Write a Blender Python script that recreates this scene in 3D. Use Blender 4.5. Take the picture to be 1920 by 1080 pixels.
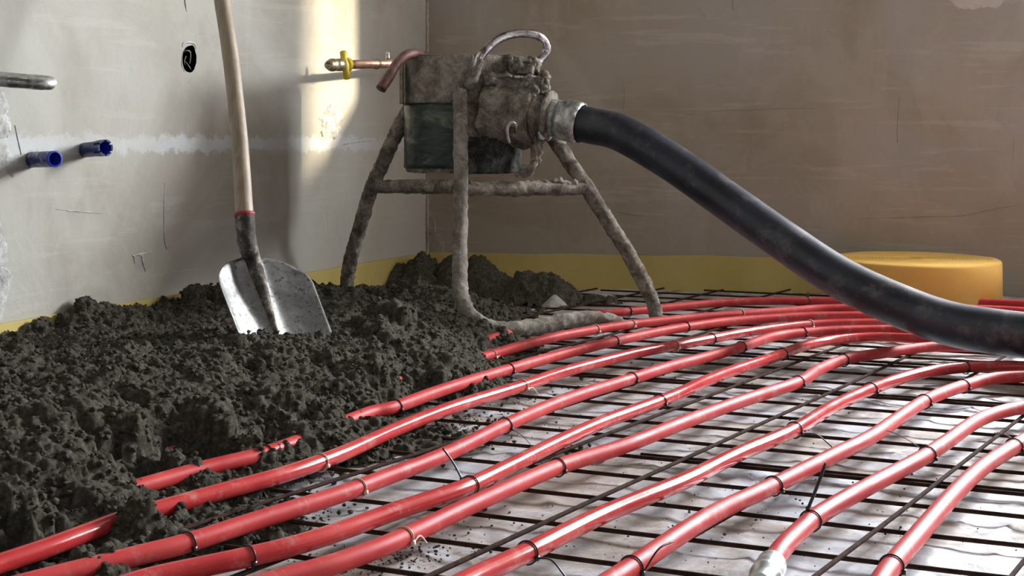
import bpy, bmesh, math, random
import numpy as np
from mathutils import Vector, Matrix, noise
random.seed(7)
rng = np.random.default_rng(11)
R = math.radians
sc = bpy.context.scene
for o in list(bpy.data.objects): bpy.data.objects.remove(o)
C = sc.collection
# ------------------------------------------------------------------ camera, sky, lights, exposure
FPX, HOR, H = 2500.0, 265.0, 0.48           # focal length in px, horizon row, eye height
cam_d = bpy.data.cameras.new('camera'); cam = bpy.data.objects.new('camera', cam_d); C.objects.link(cam)
cam.location = (0, 0, H); cam.rotation_euler = (R(90), 0, 0)
cam_d.sensor_width = 36; cam_d.lens = 36*FPX/1920; cam_d.shift_y = -(540-HOR)/1920
cam_d.clip_start = .02
sc.camera = cam
sc.view_settings.view_transform = 'Standard'; sc.view_settings.look = 'None'
sc.view_settings.exposure = 0.32; sc.view_settings.gamma = 1; sc.view_settings.use_curve_mapping = False
w = bpy.data.worlds.new('sky'); sc.world = w; w.use_nodes = True
w.node_tree.nodes['Background'].inputs[0].default_value = (.6, .75, 1, 1)
w.node_tree.nodes['Background'].inputs[1].default_value = .3
C0 = Vector((-.283, 4.43, 0))                # far corner of the room
uB = Vector((.9863, -.165, 0)).normalized(); nB = Vector((uB.y, -uB.x, 0))      # back wall along / into room
wL = Vector((-.4015, -.9158, 0)).normalized(); nL = Vector((-wL.y, wL.x, 0))    # left wall along / into room
if nL.x < 0: nL = -nL
if nB.y > 0: nB = -nB
def area(name, loc, dirn, sx, sy, e, col, spread=180):
    l = bpy.data.lights.new(name, 'AREA'); l.shape = 'RECTANGLE'; l.size = sx; l.size_y = sy; l.energy = e; l.color = col
    l.spread = R(spread)
    o = bpy.data.objects.new(name, l); C.objects.link(o); o.location = loc
    o.rotation_euler = Vector(dirn).to_track_quat('-Z', 'Y').to_euler(); return o
WA, WB, SILL, WTOP, REV = 2.0, 5.2, 1.03, 2.3, .45       # window in the back wall, right of the frame
cw = C0 + uB*((WA+WB)/2) - nB*(REV-.01) + Vector((0, 0, (SILL+WTOP)/2))
area('window_daylight', cw, nB, WB-WA, WTOP-SILL, 830, (.92, .96, 1))
area('rear_fill', (.9, -1.45, 1.55), (-.1, 1, -.2), 2.4, 1.3, 10, (.95, .96, 1))  # dim fill lamp added behind the camera; the rear wall has no window
area('right_fill', (4.7, 1.3, 1.6), (-1, .12, -.15), 1.8, 1.3, 2.5, (.93, .96, 1))  # faint extra fill lamp added on the right, in front of a solid wall
sl = bpy.data.lights.new('sun', 'SUN'); sl.energy = 7; sl.angle = R(1.6); sl.color = (1, .86, .62)
sun = bpy.data.objects.new('sun', sl); C.objects.link(sun)
th, el = R(12), R(11)
sd = (-uB*math.cos(th) + nB*math.sin(th))*math.cos(el) + Vector((0, 0, -math.sin(el)))
sun.rotation_euler = sd.to_track_quat('-Z', 'Y').to_euler(); sun.location = (3, 4, 2)

# ------------------------------------------------------------------ helpers
def U(px, py, Y): return Vector(((px-960)*Y/FPX, Y, H-(py-HOR)*Y/FPX))
def F(px, py, z=0.0): return U(px, py, FPX*(H-z)/(py-HOR))
def LW(px, py, off=0.0):
    a = (px-960)/FPX; Y = (off + C0.dot(nL))/(a*nL.x+nL.y); return U(px, py, Y)
def BW(px, py, off=0.0):
    a = (px-960)/FPX; Y = (off + C0.dot(nB))/(a*nB.x+nB.y); return U(px, py, Y)
def cr(pts, n=6):
    """Catmull-Rom through pts (any dimension)"""
    P = [np.array(p, float) for p in pts]; P = [2*P[0]-P[1]] + P + [2*P[-1]-P[-2]]; out = []
    for i in range(1, len(P)-2):
        a, b, c, d = P[i-1:i+3]
        for k in range(n):
            t = k/n
            out.append(.5*((2*b)+(-a+c)*t+(2*a-5*b+4*c-d)*t*t+(-a+3*b-3*c+d)*t**3))
    out.append(P[-2]); return [Vector(p) for p in out]
def mesh(name, V, Fc, mat=None, smooth=True):
    me = bpy.data.meshes.new(name); me.from_pydata([tuple(v) for v in V], [], Fc); me.update()
    if smooth: me.polygons.foreach_set('use_smooth', [True]*len(me.polygons))
    if mat: me.materials.append(mat)
    return me
def ob(name, me, parent=None, label=None, cat=None, group=None, kind=None):
    o = bpy.data.objects.new(name, me); C.objects.link(o)
    if parent: o.parent = parent
    if label: o['label'] = label
    if cat: o['category'] = cat
    if group: o['group'] = group
    if kind: o['kind'] = kind
    return o
def root(name, loc, label, cat, group=None):
    o = ob(name, None, None, label, cat, group); o.location = loc; return o
def setparent(o, p):          # keep world-space mesh coordinates
    o.parent = p; o.matrix_parent_inverse = Matrix.Translation(p.location).inverted(); return o
class G:
    """geometry collector"""
    def __init__(s): s.V = []; s.F = []
    def tube(s, pts, r, seg=12, cap=True, sub=1, flat=None):
        if sub > 1: pts = cr(pts, sub)
        pts = [Vector(p) for p in pts]; n = len(pts)
        if not callable(r):
            rr = r if isinstance(r, (list, tuple)) else None
            rad = (lambda t: r) if rr is None else (lambda t: float(np.interp(t, np.linspace(0, 1, len(rr)), rr)))
        else: rad = r
        T = [(pts[min(i+1, n-1)]-pts[max(i-1, 0)]).normalized() for i in range(n)]
        up = Vector((0, 0, 1)) if abs(T[0].z) < .9 else Vector((1, 0, 0))
        N = (up - T[0]*up.dot(T[0])).normalized(); b0 = len(s.V)
        for i in range(n):
            N = (N - T[i]*N.dot(T[i])).normalized(); B = T[i].cross(N); q = rad(i/(n-1))
            for k in range(seg):
                a = 2*math.pi*k/seg
                s.V.append(pts[i] + N*(math.sin(a)*q*(flat or 1)) + B*(math.cos(a)*q))
        for i in range(n-1):
            for k in range(seg):
                a = b0+i*seg+k; b = b0+i*seg+(k+1) % seg
                s.F.append((a, b, b+seg, a+seg))
        if cap:
            s.F.append(tuple(b0+k for k in range(seg))[::-1]); s.F.append(tuple(b0+(n-1)*seg+k for k in range(seg)))
        return s
    def lathe(s, prof, c, ax, seg=40, a0=0, a1=2*math.pi, ref=None):
        """prof: (distance along axis, radius)"""
        ax = Vector(ax).normalized(); r0 = Vector(ref) if ref else (Vector((0, 0, 1)) if abs(ax.z) < .9 else Vector((1, 0, 0)))
        X = (r0-ax*r0.dot(ax)).normalized(); Yv = ax.cross(X); full = abs(a1-a0-2*math.pi) < 1e-6
        m = seg if full else seg+1; b0 = len(s.V); c = Vector(c)
        for (d, r) in prof:
            for k in range(m):
                a = a0+(a1-a0)*k/seg; s.V.append(c+ax*d+X*(math.cos(a)*r)+Yv*(math.sin(a)*r))
        for i in range(len(prof)-1):
            for k in range(seg):
                a = b0+i*m+k; b = b0+i*m+((k+1) % m if full else k+1)
                s.F.append((a, b, b+m, a+m))
        return s
    def box(s, c, hx, hy, hz, X=(1, 0, 0), Y=(0, 1, 0), Z=(0, 0, 1)):
        c = Vector(c); X, Y, Z = Vector(X), Vector(Y), Vector(Z); b = len(s.V)
        for i in (-1, 1):
            for j in (-1, 1):
                for k in (-1, 1): s.V.append(c+X*hx*i+Y*hy*j+Z*hz*k)
        s.F += [tuple(b+q for q in f) for f in ((0, 1, 3, 2), (4, 6, 7, 5), (0, 4, 5, 1), (2, 3, 7, 6), (0, 2, 6, 4), (1, 5, 7, 3))]
        return s
    def mesh(s, name, mat, smooth=True):
        me = mesh(name, s.V, s.F, mat, smooth)
        b = bmesh.new(); b.from_mesh(me); bmesh.ops.recalc_face_normals(b, faces=b.faces); b.to_mesh(me); b.free()
        return me
    def obj(s, name, mat, parent=None, smooth=True, **kw):
        o = ob(name, s.mesh(name, mat, smooth), None, **kw)
        if parent: setparent(o, parent)
        return o
def rough(o, amp, scale, oct=3, sub=0, seed=0, sharp=1.0):
    """crust: push vertices along normals with fractal noise"""
    me = o.data
    b = bmesh.new(); b.from_mesh(me)
    if sub: bmesh.ops.subdivide_edges(b, edges=b.edges, cuts=sub, use_grid_fill=True)
    b.normal_update()
    mv = []
    for v in b.verts:
        p = v.co*scale + Vector((seed*7.3, seed*3.1, seed))
        f = 0; a = 1
        for k in range(oct): f += a*noise.noise(p*(2**k)); a *= .55
        f = max(f, -.35)
        mv.append(v.normal*f*amp)
    for v, d in zip(b.verts, mv): v.co += d
    b.to_mesh(me); b.free(); me.update(); return o
def autosmooth(o, ang=40):
    me = o.data; b = bmesh.new(); b.from_mesh(me)
    for e in b.edges:
        if len(e.link_faces) == 2 and e.calc_face_angle(0) > R(ang): e.smooth = False
    b.to_mesh(me); b.free(); return o
# numpy gradient noise (2D)
def pnoise(x, y, seed=0):
    r = np.random.default_rng(seed); perm = r.permutation(4096); ang = r.random(4096)*2*np.pi
    xi = np.floor(x).astype(int); yi = np.floor(y).astype(int); xf = x-xi; yf = y-yi
    def g(ix, iy, dx, dy):
        h = perm[(perm[ix & 4095]+iy) & 4095]; a = ang[h]; return np.cos(a)*dx+np.sin(a)*dy
    u = xf*xf*xf*(xf*(xf*6-15)+10); v = yf*yf*yf*(yf*(yf*6-15)+10)
    n00 = g(xi, yi, xf, yf); n10 = g(xi+1, yi, xf-1, yf); n01 = g(xi, yi+1, xf, yf-1); n11 = g(xi+1, yi+1, xf-1, yf-1)
    return ((n00*(1-u)+n10*u)*(1-v)+(n01*(1-u)+n11*u)*v)*1.4
# ------------------------------------------------------------------ materials
class M:
    def __init__(s, name, col=(.5, .5, .5), rough=.6, metal=0, spec=.5):
        s.m = bpy.data.materials.new(name); s.m.use_nodes = True; s.t = s.m.node_tree; s.n = s.t.nodes; s.L = s.t.links.new
        s.p = s.n['Principled BSDF']; s.set('Base Color', (*col, 1)); s.set('Roughness', rough); s.set('Metallic', metal); s.set('Specular IOR Level', spec)
        g = s.n.new('ShaderNodeNewGeometry'); s.pos = g.outputs['Position']
    def set(s, k, v): s.p.inputs[k].default_value = v
    def noise(s, scale, detail=6, rough=.6, dist=0, vec=None, stretch=None):
        n = s.n.new('ShaderNodeTexNoise'); n.inputs['Scale'].default_value = scale; n.inputs['Detail'].default_value = detail
        n.inputs['Roughness'].default_value = rough; n.inputs['Distortion'].default_value = dist
        v = vec or s.pos
        if stretch:
            mp = s.n.new('ShaderNodeMapping'); mp.inputs['Scale'].default_value = stretch; s.L(v, mp.inputs[0]); v = mp.outputs[0]
        s.L(v, n.inputs['Vector']); return n.outputs['Fac']
    def ramp(s, f, stops):
        r = s.n.new('ShaderNodeValToRGB'); e = r.color_ramp.elements
        while len(e) < len(stops): e.new(.5)
        for q, (p, c) in zip(e, stops):
            q.position = p; q.color = (*c, 1) if isinstance(c, tuple) else (c, c, c, 1)
        s.L(f, r.inputs[0]); return r.outputs[0]
    def mix(s, f, a, b, mode='MIX'):
        x = s.n.new('ShaderNodeMix'); x.data_type = 'RGBA'; x.blend_type = mode
        for i, v in ((0, f), (6, a), (7, b)):
            if isinstance(v, (int, float)): x.inputs[i].default_value = v
            elif isinstance(v, tuple): x.inputs[i].default_value = (*v, 1)
            else: s.L(v, x.inputs[i])
        return x.outputs[2]
    def math(s, op, a, b=0, c=None):
        x = s.n.new('ShaderNodeMath'); x.operation = op
        for i, v in enumerate((a, b, c)):
            if v is None: continue
            if isinstance(v, (int, float)): x.inputs[i].default_value = v
            else: s.L(v, x.inputs[i])
        return x.outputs[0]
    def sep(s):
        x = s.n.new('ShaderNodeSeparateXYZ'); s.L(s.pos, x.inputs[0]); return x.outputs
    def col(s, c): s.L(c, s.p.inputs['Base Color']); return s
    def rgh(s, c): s.L(c, s.p.inputs['Roughness']); return s
    def bump(s, f, strength=.4, dist=.003):
        b = s.n.new('ShaderNodeBump'); b.inputs['Strength'].default_value = strength; b.inputs['Distance'].default_value = dist
        if s.p.inputs['Normal'].links: s.L(s.p.inputs['Normal'].links[0].from_socket, b.inputs['Normal'])
        s.L(f, b.inputs['Height']); s.L(b.outputs[0], s.p.inputs['Normal']); return s
def wall_mat(name, left):
    m = M(name, rough=.85, spec=.25)
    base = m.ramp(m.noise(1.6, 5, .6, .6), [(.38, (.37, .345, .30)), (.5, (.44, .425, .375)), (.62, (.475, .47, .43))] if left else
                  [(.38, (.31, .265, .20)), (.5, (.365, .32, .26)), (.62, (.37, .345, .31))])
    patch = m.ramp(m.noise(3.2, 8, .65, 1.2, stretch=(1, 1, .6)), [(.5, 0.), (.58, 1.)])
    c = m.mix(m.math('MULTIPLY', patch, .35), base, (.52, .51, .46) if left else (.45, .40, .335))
    streak = m.ramp(m.noise(9, 6, .7, .3, stretch=(.25, .25, 3)), [(.56, 0.), (.62, 1.)])
    c = m.mix(m.math('MULTIPLY', streak, .18), c, (.6, .58, .53))
    z = m.sep()[2]
    if left:   # pale filled joint between the boards
        zz = m.math('ADD', z, m.math('MULTIPLY', m.math('SUBTRACT', m.noise(22, 6, .75, .5), .5), .085))
        band = m.math('MULTIPLY', m.ramp(zz, [(.451, 0.), (.459, 1.)]), m.ramp(zz, [(.486, 1.), (.497, 0.)]))
        band = m.math('MULTIPLY', band, m.ramp(m.noise(5, 4, .6), [(.35, .45), (.6, 1.)]))
        c = m.mix(m.math('MULTIPLY', band, .75), c, (.62, .655, .68))
    else:
        for zc in (.585, .365):
            zz = m.math('ABSOLUTE', m.math('SUBTRACT', m.math('ADD', z, m.math('MULTIPLY', m.noise(3, 3, .5), .012)), zc+.006))
            ln = m.math('MULTIPLY', m.ramp(zz, [(0., 1.), (.0035, 0.)]), m.ramp(m.noise(4, 3), [(.45, 0.), (.6, 1.)]))
            c = m.mix(m.math('MULTIPLY', ln, .35), c, (.5, .45, .38))
    scr = m.ramp(m.noise(26, 3, .5, 3), [(.495, 0.), (.5, 1.), (.505, 0.)])
    scr = m.math('MULTIPLY', scr, m.ramp(m.noise(4.3, 2), [(.56, 0.), (.62, 1.)]))
    c = m.mix(m.math('MULTIPLY', scr, .35), c, (.2, .18, .15))
    m.col(c)
    m.bump(m.noise(5, 8, .6, .8), .35, .012).bump(m.noise(90, 6, .7), .15, .002)
    return m.m
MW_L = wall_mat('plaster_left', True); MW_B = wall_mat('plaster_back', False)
MPLAIN = M('plaster_plain', (.13, .12, .11), .9).m
MCONC = M('concrete', (.3, .29, .27), .9).m
m = M('white_filler', rough=.8); m.col(m.ramp(m.noise(40, 6, .7), [(.4, (.40, .39, .37)), (.6, (.66, .66, .64))])); m.bump(m.noise(60, 8, .7), .9, .006); MFILL = m.m
MPATCH = M('bare_render_patch', (.52, .47, .42), .9).m
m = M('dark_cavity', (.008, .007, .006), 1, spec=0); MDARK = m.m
MPIPES = []
for nm_, r0_, r1_, sp_ in (('red_pipe_dusty', .36, .55, .13), ('red_pipe_glossy', .10, .20, .32)):
  m = M(nm_, rough=.22, spec=sp_)
  c = m.ramp(m.noise(9, 5, .6), [(.35, (.40, .028, .030)), (.65, (.52, .062, .060))])
  c = m.mix(m.math('MULTIPLY', m.ramp(m.noise(22, 8, .75), [(.54, 0.), (.66, 1.)]), .5), c, (.45, .24, .21))
  m.col(c).rgh(m.ramp(m.noise(14, 6, .7), [(.3, r0_), (.7, r1_)])); m.bump(m.noise(35, 2), .05, .002); MPIPES.append(m.m)
m = M('mortar', rough=1, spec=.12)
m.col(m.ramp(m.noise(120, 5, .7), [(.36, (.052, .046, .035)), (.52, (.10, .09, .070)), (.66, (.17, .154, .12))]))
m.bump(m.noise(260, 8, .75), .9, .006).bump(m.noise(900, 4, .7), .5, .0015); MMORT = m.m
m = M('plastic_sheet', rough=.3, spec=.38)
dirt = m.ramp(m.noise(4.2, 9, .72, .8), [(.44, 0.), (.56, 1.)])
c = m.ramp(m.noise(3, 3), [(.35, (.44, .445, .47)), (.65, (.53, .55, .60))])
c = m.mix(m.math('MULTIPLY', dirt, .8), c, (.27, .205, .155))
fd = m.math('MULTIPLY', m.ramp(m.noise(17, 8, .7, .5), [(.55, 0.), (.68, 1.)]), .5)
c = m.mix(fd, c, (.20, .155, .12))
sp = m.ramp(m.noise(70, 6, .7), [(.62, 0.), (.67, 1.)])
c = m.mix(m.math('MULTIPLY', m.math('MULTIPLY', sp, m.ramp(m.noise(4, 3), [(.4, 0.), (.6, 1.)])), .8), c, (.12, .10, .085))
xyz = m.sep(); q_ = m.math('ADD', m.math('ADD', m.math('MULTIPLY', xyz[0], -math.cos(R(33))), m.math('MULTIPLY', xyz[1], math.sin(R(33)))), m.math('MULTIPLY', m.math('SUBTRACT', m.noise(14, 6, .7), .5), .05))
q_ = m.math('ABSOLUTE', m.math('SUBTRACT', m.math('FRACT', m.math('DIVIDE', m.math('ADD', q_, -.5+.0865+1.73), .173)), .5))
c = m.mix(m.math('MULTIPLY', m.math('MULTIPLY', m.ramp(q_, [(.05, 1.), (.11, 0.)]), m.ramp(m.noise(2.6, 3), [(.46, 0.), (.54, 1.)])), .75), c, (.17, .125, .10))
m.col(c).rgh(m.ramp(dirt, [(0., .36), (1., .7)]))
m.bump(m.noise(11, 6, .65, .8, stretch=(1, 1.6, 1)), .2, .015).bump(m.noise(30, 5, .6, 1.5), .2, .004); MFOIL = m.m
m = M('rusty_steel_bar', rough=.9, spec=.05); m.col(m.ramp(m.noise(60, 5), [(.35, (.022, .015, .013)), (.7, (.07, .038, .027))])); m.bump(m.noise(300, 3), .6, .001); MBAR = m.m
def foam(name, a, b):
    m = M(name, rough=.85, spec=.2); m.col(m.ramp(m.noise(6, 4, .6), [(.35, a), (.7, b)])); m.bump(m.noise(25, 6, .6), .2, .004).bump(m.noise(500, 2), .2, .001)
    m.set('Subsurface Weight', .15); m.set('Subsurface Radius', (.02, .012, .004)); m.set('Subsurface Scale', .5); return m.m
MFOAM = foam('yellow_foam', (.55, .44, .15), (.62, .51, .20)); MROLL = foam('orange_yellow_foam', (.70, .43, .11), (.78, .50, .15))
m = M('hose_rubber', rough=.42, spec=.55)
c = m.ramp(m.noise(5, 7, .65, .5), [(.38, (.008, .010, .018)), (.55, (.022, .026, .042)), (.7, (.06, .064, .08))])
sm = m.ramp(m.noise(17, 8, .75), [(.53, 0.), (.66, 1.)])
m.col(m.mix(m.math('MULTIPLY', sm, .4), c, (.20, .18, .16))).rgh(m.ramp(m.noise(8, 6), [(.3, .28), (.7, .48)])); m.bump(m.noise(60, 4), .12, .002); MHOSE = m.m
def crust(name, a, b, c3, pale=.5):
    m = M(name, rough=.9, spec=.25)
    c = m.ramp(m.noise(24, 8, .78, .4), [(.40, a), (.50, b), (.62, c3)])
    m.col(c); m.bump(m.noise(70, 8, .75), .9, .006).bump(m.noise(300, 4), .4, .001); return m.m
MCRUST = crust('mortar_crust', (.11, .093, .076), (.225, .197, .162), (.42, .38, .32))
MCRUSTL = crust('mortar_crust_light', (.15, .13, .105), (.26, .23, .195), (.42, .385, .33))
MCRUSTD = crust('mortar_crust_dark', (.012, .013, .013), (.04, .042, .038), (.12, .115, .10))
m = M('green_black_plate', rough=.45); m.col(m.ramp(m.noise(9, 7, .7, 1, stretch=(1, 1, 3)), [(.38, (.010, .016, .015)), (.52, (.035, .052, .046)), (.64, (.17, .165, .14))])); m.bump(m.noise(40, 5), .2, .002); MPLATE = m.m
m = M('worn_chrome', rough=.2, metal=1); m.col(m.ramp(m.noise(30, 6, .7), [(.4, (.12, .09, .08)), (.55, (.55, .53, .55))])).rgh(m.ramp(m.noise(30, 6, .7), [(.4, .5), (.6, .16)])); MCHROME = m.m
m = M('rusty_tube', rough=.5, metal=.5); m.col(m.ramp(m.noise(25, 6, .7), [(.4, (.12, .045, .035)), (.65, (.30, .20, .17))])); m.bump(m.noise(80, 6), .4, .002); MRUST = m.m
m = M('galvanised', rough=.35, metal=.85); m.col(m.ramp(m.noise(35, 7, .7), [(.35, (.20, .19, .17)), (.6, (.62, .63, .63))])).rgh(m.ramp(m.noise(30, 5), [(.4, .6), (.6, .25)])); m.bump(m.noise(60, 6), .4, .002); MGALV = m.m
m = M('copper', rough=.35, metal=.7); m.col(m.ramp(m.noise(30, 5), [(.3, (.62, .32, .20)), (.7, (.80, .50, .36))])); MCOPPER = m.m
MSILVER = M('silver_fitting', (.68, .72, .70), .28, .75).m
MBRASS = M('brass', (.48, .40, .26), .35, .8).m
MYEL = M('yellow_plastic', (.72, .55, .03), .45).m
m = M('blue_plastic', rough=.4); m.col(m.mix(m.ramp(m.noise(45, 6, .7), [(.52, 0.), (.6, 1.)]), (.012, .022, .12), (.33, .31, .26))); MBLUE = m.m
MBLUE2 = M('navy_plastic', (.012, .02, .10), .4).m; MBLUEB = M('bright_blue_inside', (.02, .04, .45), .5).m
m = M('steel_blade', rough=.35, metal=.8)
c = m.ramp(m.noise(12, 7, .7, .5), [(.38, (.22, .215, .205)), (.6, (.40, .405, .41))])
c = m.mix(m.ramp(m.noise(110, 7, .75), [(.54, 0.), (.62, .9)]), c, (.10, .09, .075)); m.col(c)
m.rgh(m.ramp(m.noise(40, 6, .7), [(.4, .42), (.7, .65)])); m.bump(m.noise(120, 6), .35, .002); MBLADE = m.m
m = M('ash_wood', rough=.55); g = m.noise(14, 5, .6, .4, stretch=(4, 4, .35))
m.col(m.mix(m.math('MULTIPLY', m.ramp(m.noise(60, 6), [(.62, 0.), (.7, 1.)]), .4), m.ramp(g, [(.35, (.25, .195, .135)), (.65, (.37, .30, .22))]), (.2, .15, .1))); m.bump(g, .1, .002); MWOOD = m.m
m = M('socket_steel', rough=.75, metal=.2); m.col(m.ramp(m.noise(28, 7, .75), [(.42, (.028, .023, .019)), (.52, (.09, .075, .062)), (.62, (.32, .29, .25))])); m.bump(m.noise(70, 6), .6, .003); MSOCK = m.m
MREDP = M('red_paint', (.32, .03, .03), .6).m
MTIEB = M('black_nylon', (.012, .012, .013), .35).m; MTIEW = M('natural_nylon', (.62, .48, .38), .4).m
MWIRE = M('black_annealed_wire', (.02, .016, .015), .5, .5).m
MGREY = M('grey_wire', (.55, .54, .5), .5).m

# ------------------------------------------------------------------ room shell
def slab(name, a, b, z0, z1, t, n, mat):   # wall piece between plan points a,b with thickness t away from the room
    g = G(); a, b = Vector(a), Vector(b); d = (b-a); L = d.length; d.normalize()
    g.box((a+b)/2 - Vector(n)*t/2 + Vector((0, 0, (z0+z1)/2)), L/2, t/2, (z1-z0)/2, X=d, Y=n)
    return g.obj(name, mat, smooth=False, kind='structure')
fl = G().box((.9, 1.5, -.06), 4.3, 3.6, .05).obj('floor', MCONC, smooth=False, kind='structure')
G().box((.9, 1.5, 2.56), 4.3, 3.6, .05).obj('ceiling', MPLAIN, smooth=False, kind='structure')
g = G()
def wb(a, b, z0, z1):
    A = C0+uB*a; B = C0+uB*b
    g.box((A+B)/2-nB*REV/2+Vector((0, 0, (z0+z1)/2)), (b-a)/2, REV/2, (z1-z0)/2, X=uB, Y=nB)
wb(-.15, WA, -.01, 2.51); wb(WB, 5.5, -.01, 2.51); wb(WA, WB, -.01, SILL); wb(WA, WB, WTOP, 2.51)
g.obj('wall_back', MW_B, smooth=False, kind='structure')
g = G()
for a in (WA+.03, (WA+WB)/2, WB-.03): g.box(C0+uB*a-nB*(REV-.06)+Vector((0, 0, (SILL+WTOP)/2)), .03, .03, (WTOP-SILL)/2, X=uB, Y=nB)
for z in (SILL+.03, WTOP-.03): g.box(C0+uB*((WA+WB)/2)-nB*(REV-.06)+Vector((0, 0, z)), (WB-WA)/2, .03, .03, X=uB, Y=nB)
g.obj('window_1', M('white_frame', (.8, .8, .8), .4).m, smooth=False, kind='structure')
# left wall: plane with an irregular socket hole, plus its cavity
hole = []
for k in range(22):
    a = 2*math.pi*k/22; rr = 1+.10*noise.noise(Vector((math.cos(a)*2, math.sin(a)*2, 3)))+(.16 if k in (3, 4) else 0)
    hole.append(LW(355+13.5*math.cos(a)*rr, 111-25*math.sin(a)*rr))
LEN = 6.7
b = bmesh.new()
oc = [C0+wL*LEN+Vector((0, 0, -.01)), C0-wL*.0+Vector((0, 0, -.01)), C0+Vector((0, 0, 2.51)), C0+wL*LEN+Vector((0, 0, 2.51))]
def ring(vs):
    v = [b.verts.new(p) for p in vs]; return v, [b.edges.new((v[i], v[(i+1) % len(v)])) for i in range(len(v))]
v1, e1 = ring(oc); v2, e2 = ring(hole)
bmesh.ops.triangle_fill(b, edges=e1+e2, use_beauty=True)
back = [b.verts.new(v.co-nL*.09) for v in v2]
for i in range(22): b.faces.new((v2[i], v2[(i+1) % 22], back[(i+1) % 22], back[i]))
b.faces.new(back)
bo = [b.verts.new(p-nL*.2) for p in oc]
for i in range(4): b.faces.new((v1[i], v1[(i+1) % 4], bo[(i+1) % 4], bo[i]))
b.faces.new(bo[::-1])
bmesh.ops.recalc_face_normals(b, faces=b.faces)
me = bpy.data.meshes.new('wall_left'); b.to_mesh(me); b.free(); me.materials.append(MW_L)
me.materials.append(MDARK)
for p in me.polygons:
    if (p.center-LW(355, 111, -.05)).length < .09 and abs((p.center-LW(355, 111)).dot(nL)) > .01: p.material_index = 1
wall_left = ob('wall_left', me, kind='structure')
# remaining walls
E = C0+uB*5.4
slab('wall_right', (E.x, E.y+.2, 0), (E.x, -1.6, 0), -.01, 2.51, .12, (-1, 0, 0), MPLAIN)
slab('wall_rear', (-3.3, -1.6, 0), (E.x+.1, -1.6, 0), -.01, 2.51, .12, (0, 1, 0), MPLAIN)
# raised filler lumps on the walls
def wall_patch(outline, onwall, thick, mat, seed, parent, name='plaster_patch', n=26):
    P = np.array(outline, float); c = P.mean(0); g = G()
    ang = np.arctan2(P[:, 1]-c[1], P[:, 0]-c[0]); rad = np.hypot(P[:, 1]-c[1], P[:, 0]-c[0]); o = np.argsort(ang)
    ang, rad = ang[o], rad[o]; K = 64; rings = 12
    A = np.concatenate([ang-2*np.pi, ang, ang+2*np.pi]); Rr = np.tile(rad, 3)
    for i in range(rings+1):
        f = i/rings
        for k in range(K):
            a = -np.pi+2*np.pi*k/K; r = np.interp(a, A, Rr)*f
            r *= 1+(.25*noise.noise(Vector((math.cos(a)*3, math.sin(a)*3, seed)))+.22*noise.noise(Vector((math.cos(a)*9, math.sin(a)*9, seed))))*f
            px, py = c[0]+r*math.cos(a), c[1]+r*math.sin(a)
            q = onwall(px, py)
            h = thick*((1-f**3) + .5*noise.noise(q*60)+.4*noise.noise(q*140)) if i < rings else -.002
            g.V.append(onwall(px, py, h))
    for i in range(rings):
        for k in range(K): g.F.append((i*K+k, i*K+(k+1) % K, (i+1)*K+(k+1) % K, (i+1)*K+k))
    return g.obj(name, mat, parent)
wall_left.location = (0, 0, 0)
for i, (pl, th_) in enumerate([
    ([(-20, 170), (6, 172), (14, 190), (10, 215), (22, 240), (8, 262), (-20, 262)], .006),
    ([(-25, 268), (4, 266), (20, 290), (44, 292), (40, 312), (12, 330), (-20, 336)], .003),
    ([(-30, 395), (0, 400), (10, 455), (4, 500), (9, 560), (2, 605), (-30, 605)], .005),
    ([(612, 205), (622, 190), (636, 205), (640, 235), (634, 255), (612, 262), (602, 240)], .005)]):
    wall_patch(pl, LW, th_, MFILL, i*3.1, wall_left)
def wall_ridge(pts, onwall, r_, mat, parent):
    o = G().tube([onwall(px, py, .0005) for px, py in pts], r_, 8, sub=6, flat=1).obj('plaster_ridge', mat, parent); rough(o, .0012, 160, 2); return o
for pts, r_ in ([((309, 342), (308, 380), (308, 430), (309, 452), (313, 466)), [.0006, .0016, .0016, .002, .0025]],
                [((248, 480), (262, 477), (285, 473)), [.001, .0028, .0006]], [((266, 479), (268, 492), (273, 510)), [.0028, .0026, .0006]], [((251, 480), (253, 494)), [.003, .001]],
                [((342, 88), (343, 82), (352, 79), (364, 82), (368, 92)), [.001, .002, .0035, .002, .001]], [((342, 100), (341, 120), (346, 134)), [.0008, .0014, .0008]],
                [((104, 392), (140, 396), (180, 399), (204, 401)), [.0004, .0012, .001, .0004]], [((28, 235), (34, 262), (40, 290)), [.0006, .0016, .0014]],
                [((345, -10), (348, 8), (350, 22)), [.001, .003, .001]], [((620, 280), (660, 268), (720, 262)), [.0006, .0015, .0006]]):
    wall_ridge(pts, LW, r_, MFILL, wall_left)
wb_o = bpy.data.objects['wall_back']
for i, (pl, th_) in enumerate([([(1772, -12), (1800, -22), (1850, -24), (1888, -10), (1880, 12), (1856, 15), (1838, 13), (1815, 18), (1790, 14)], .002),
    ([(803, 395), (814, 402), (816, 440), (832, 462), (834, 480), (800, 480), (806, 440)], .003)]):
    wall_patch(pl, BW, th_, MW_B if i else MPATCH, i*2.3, wb_o)
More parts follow.
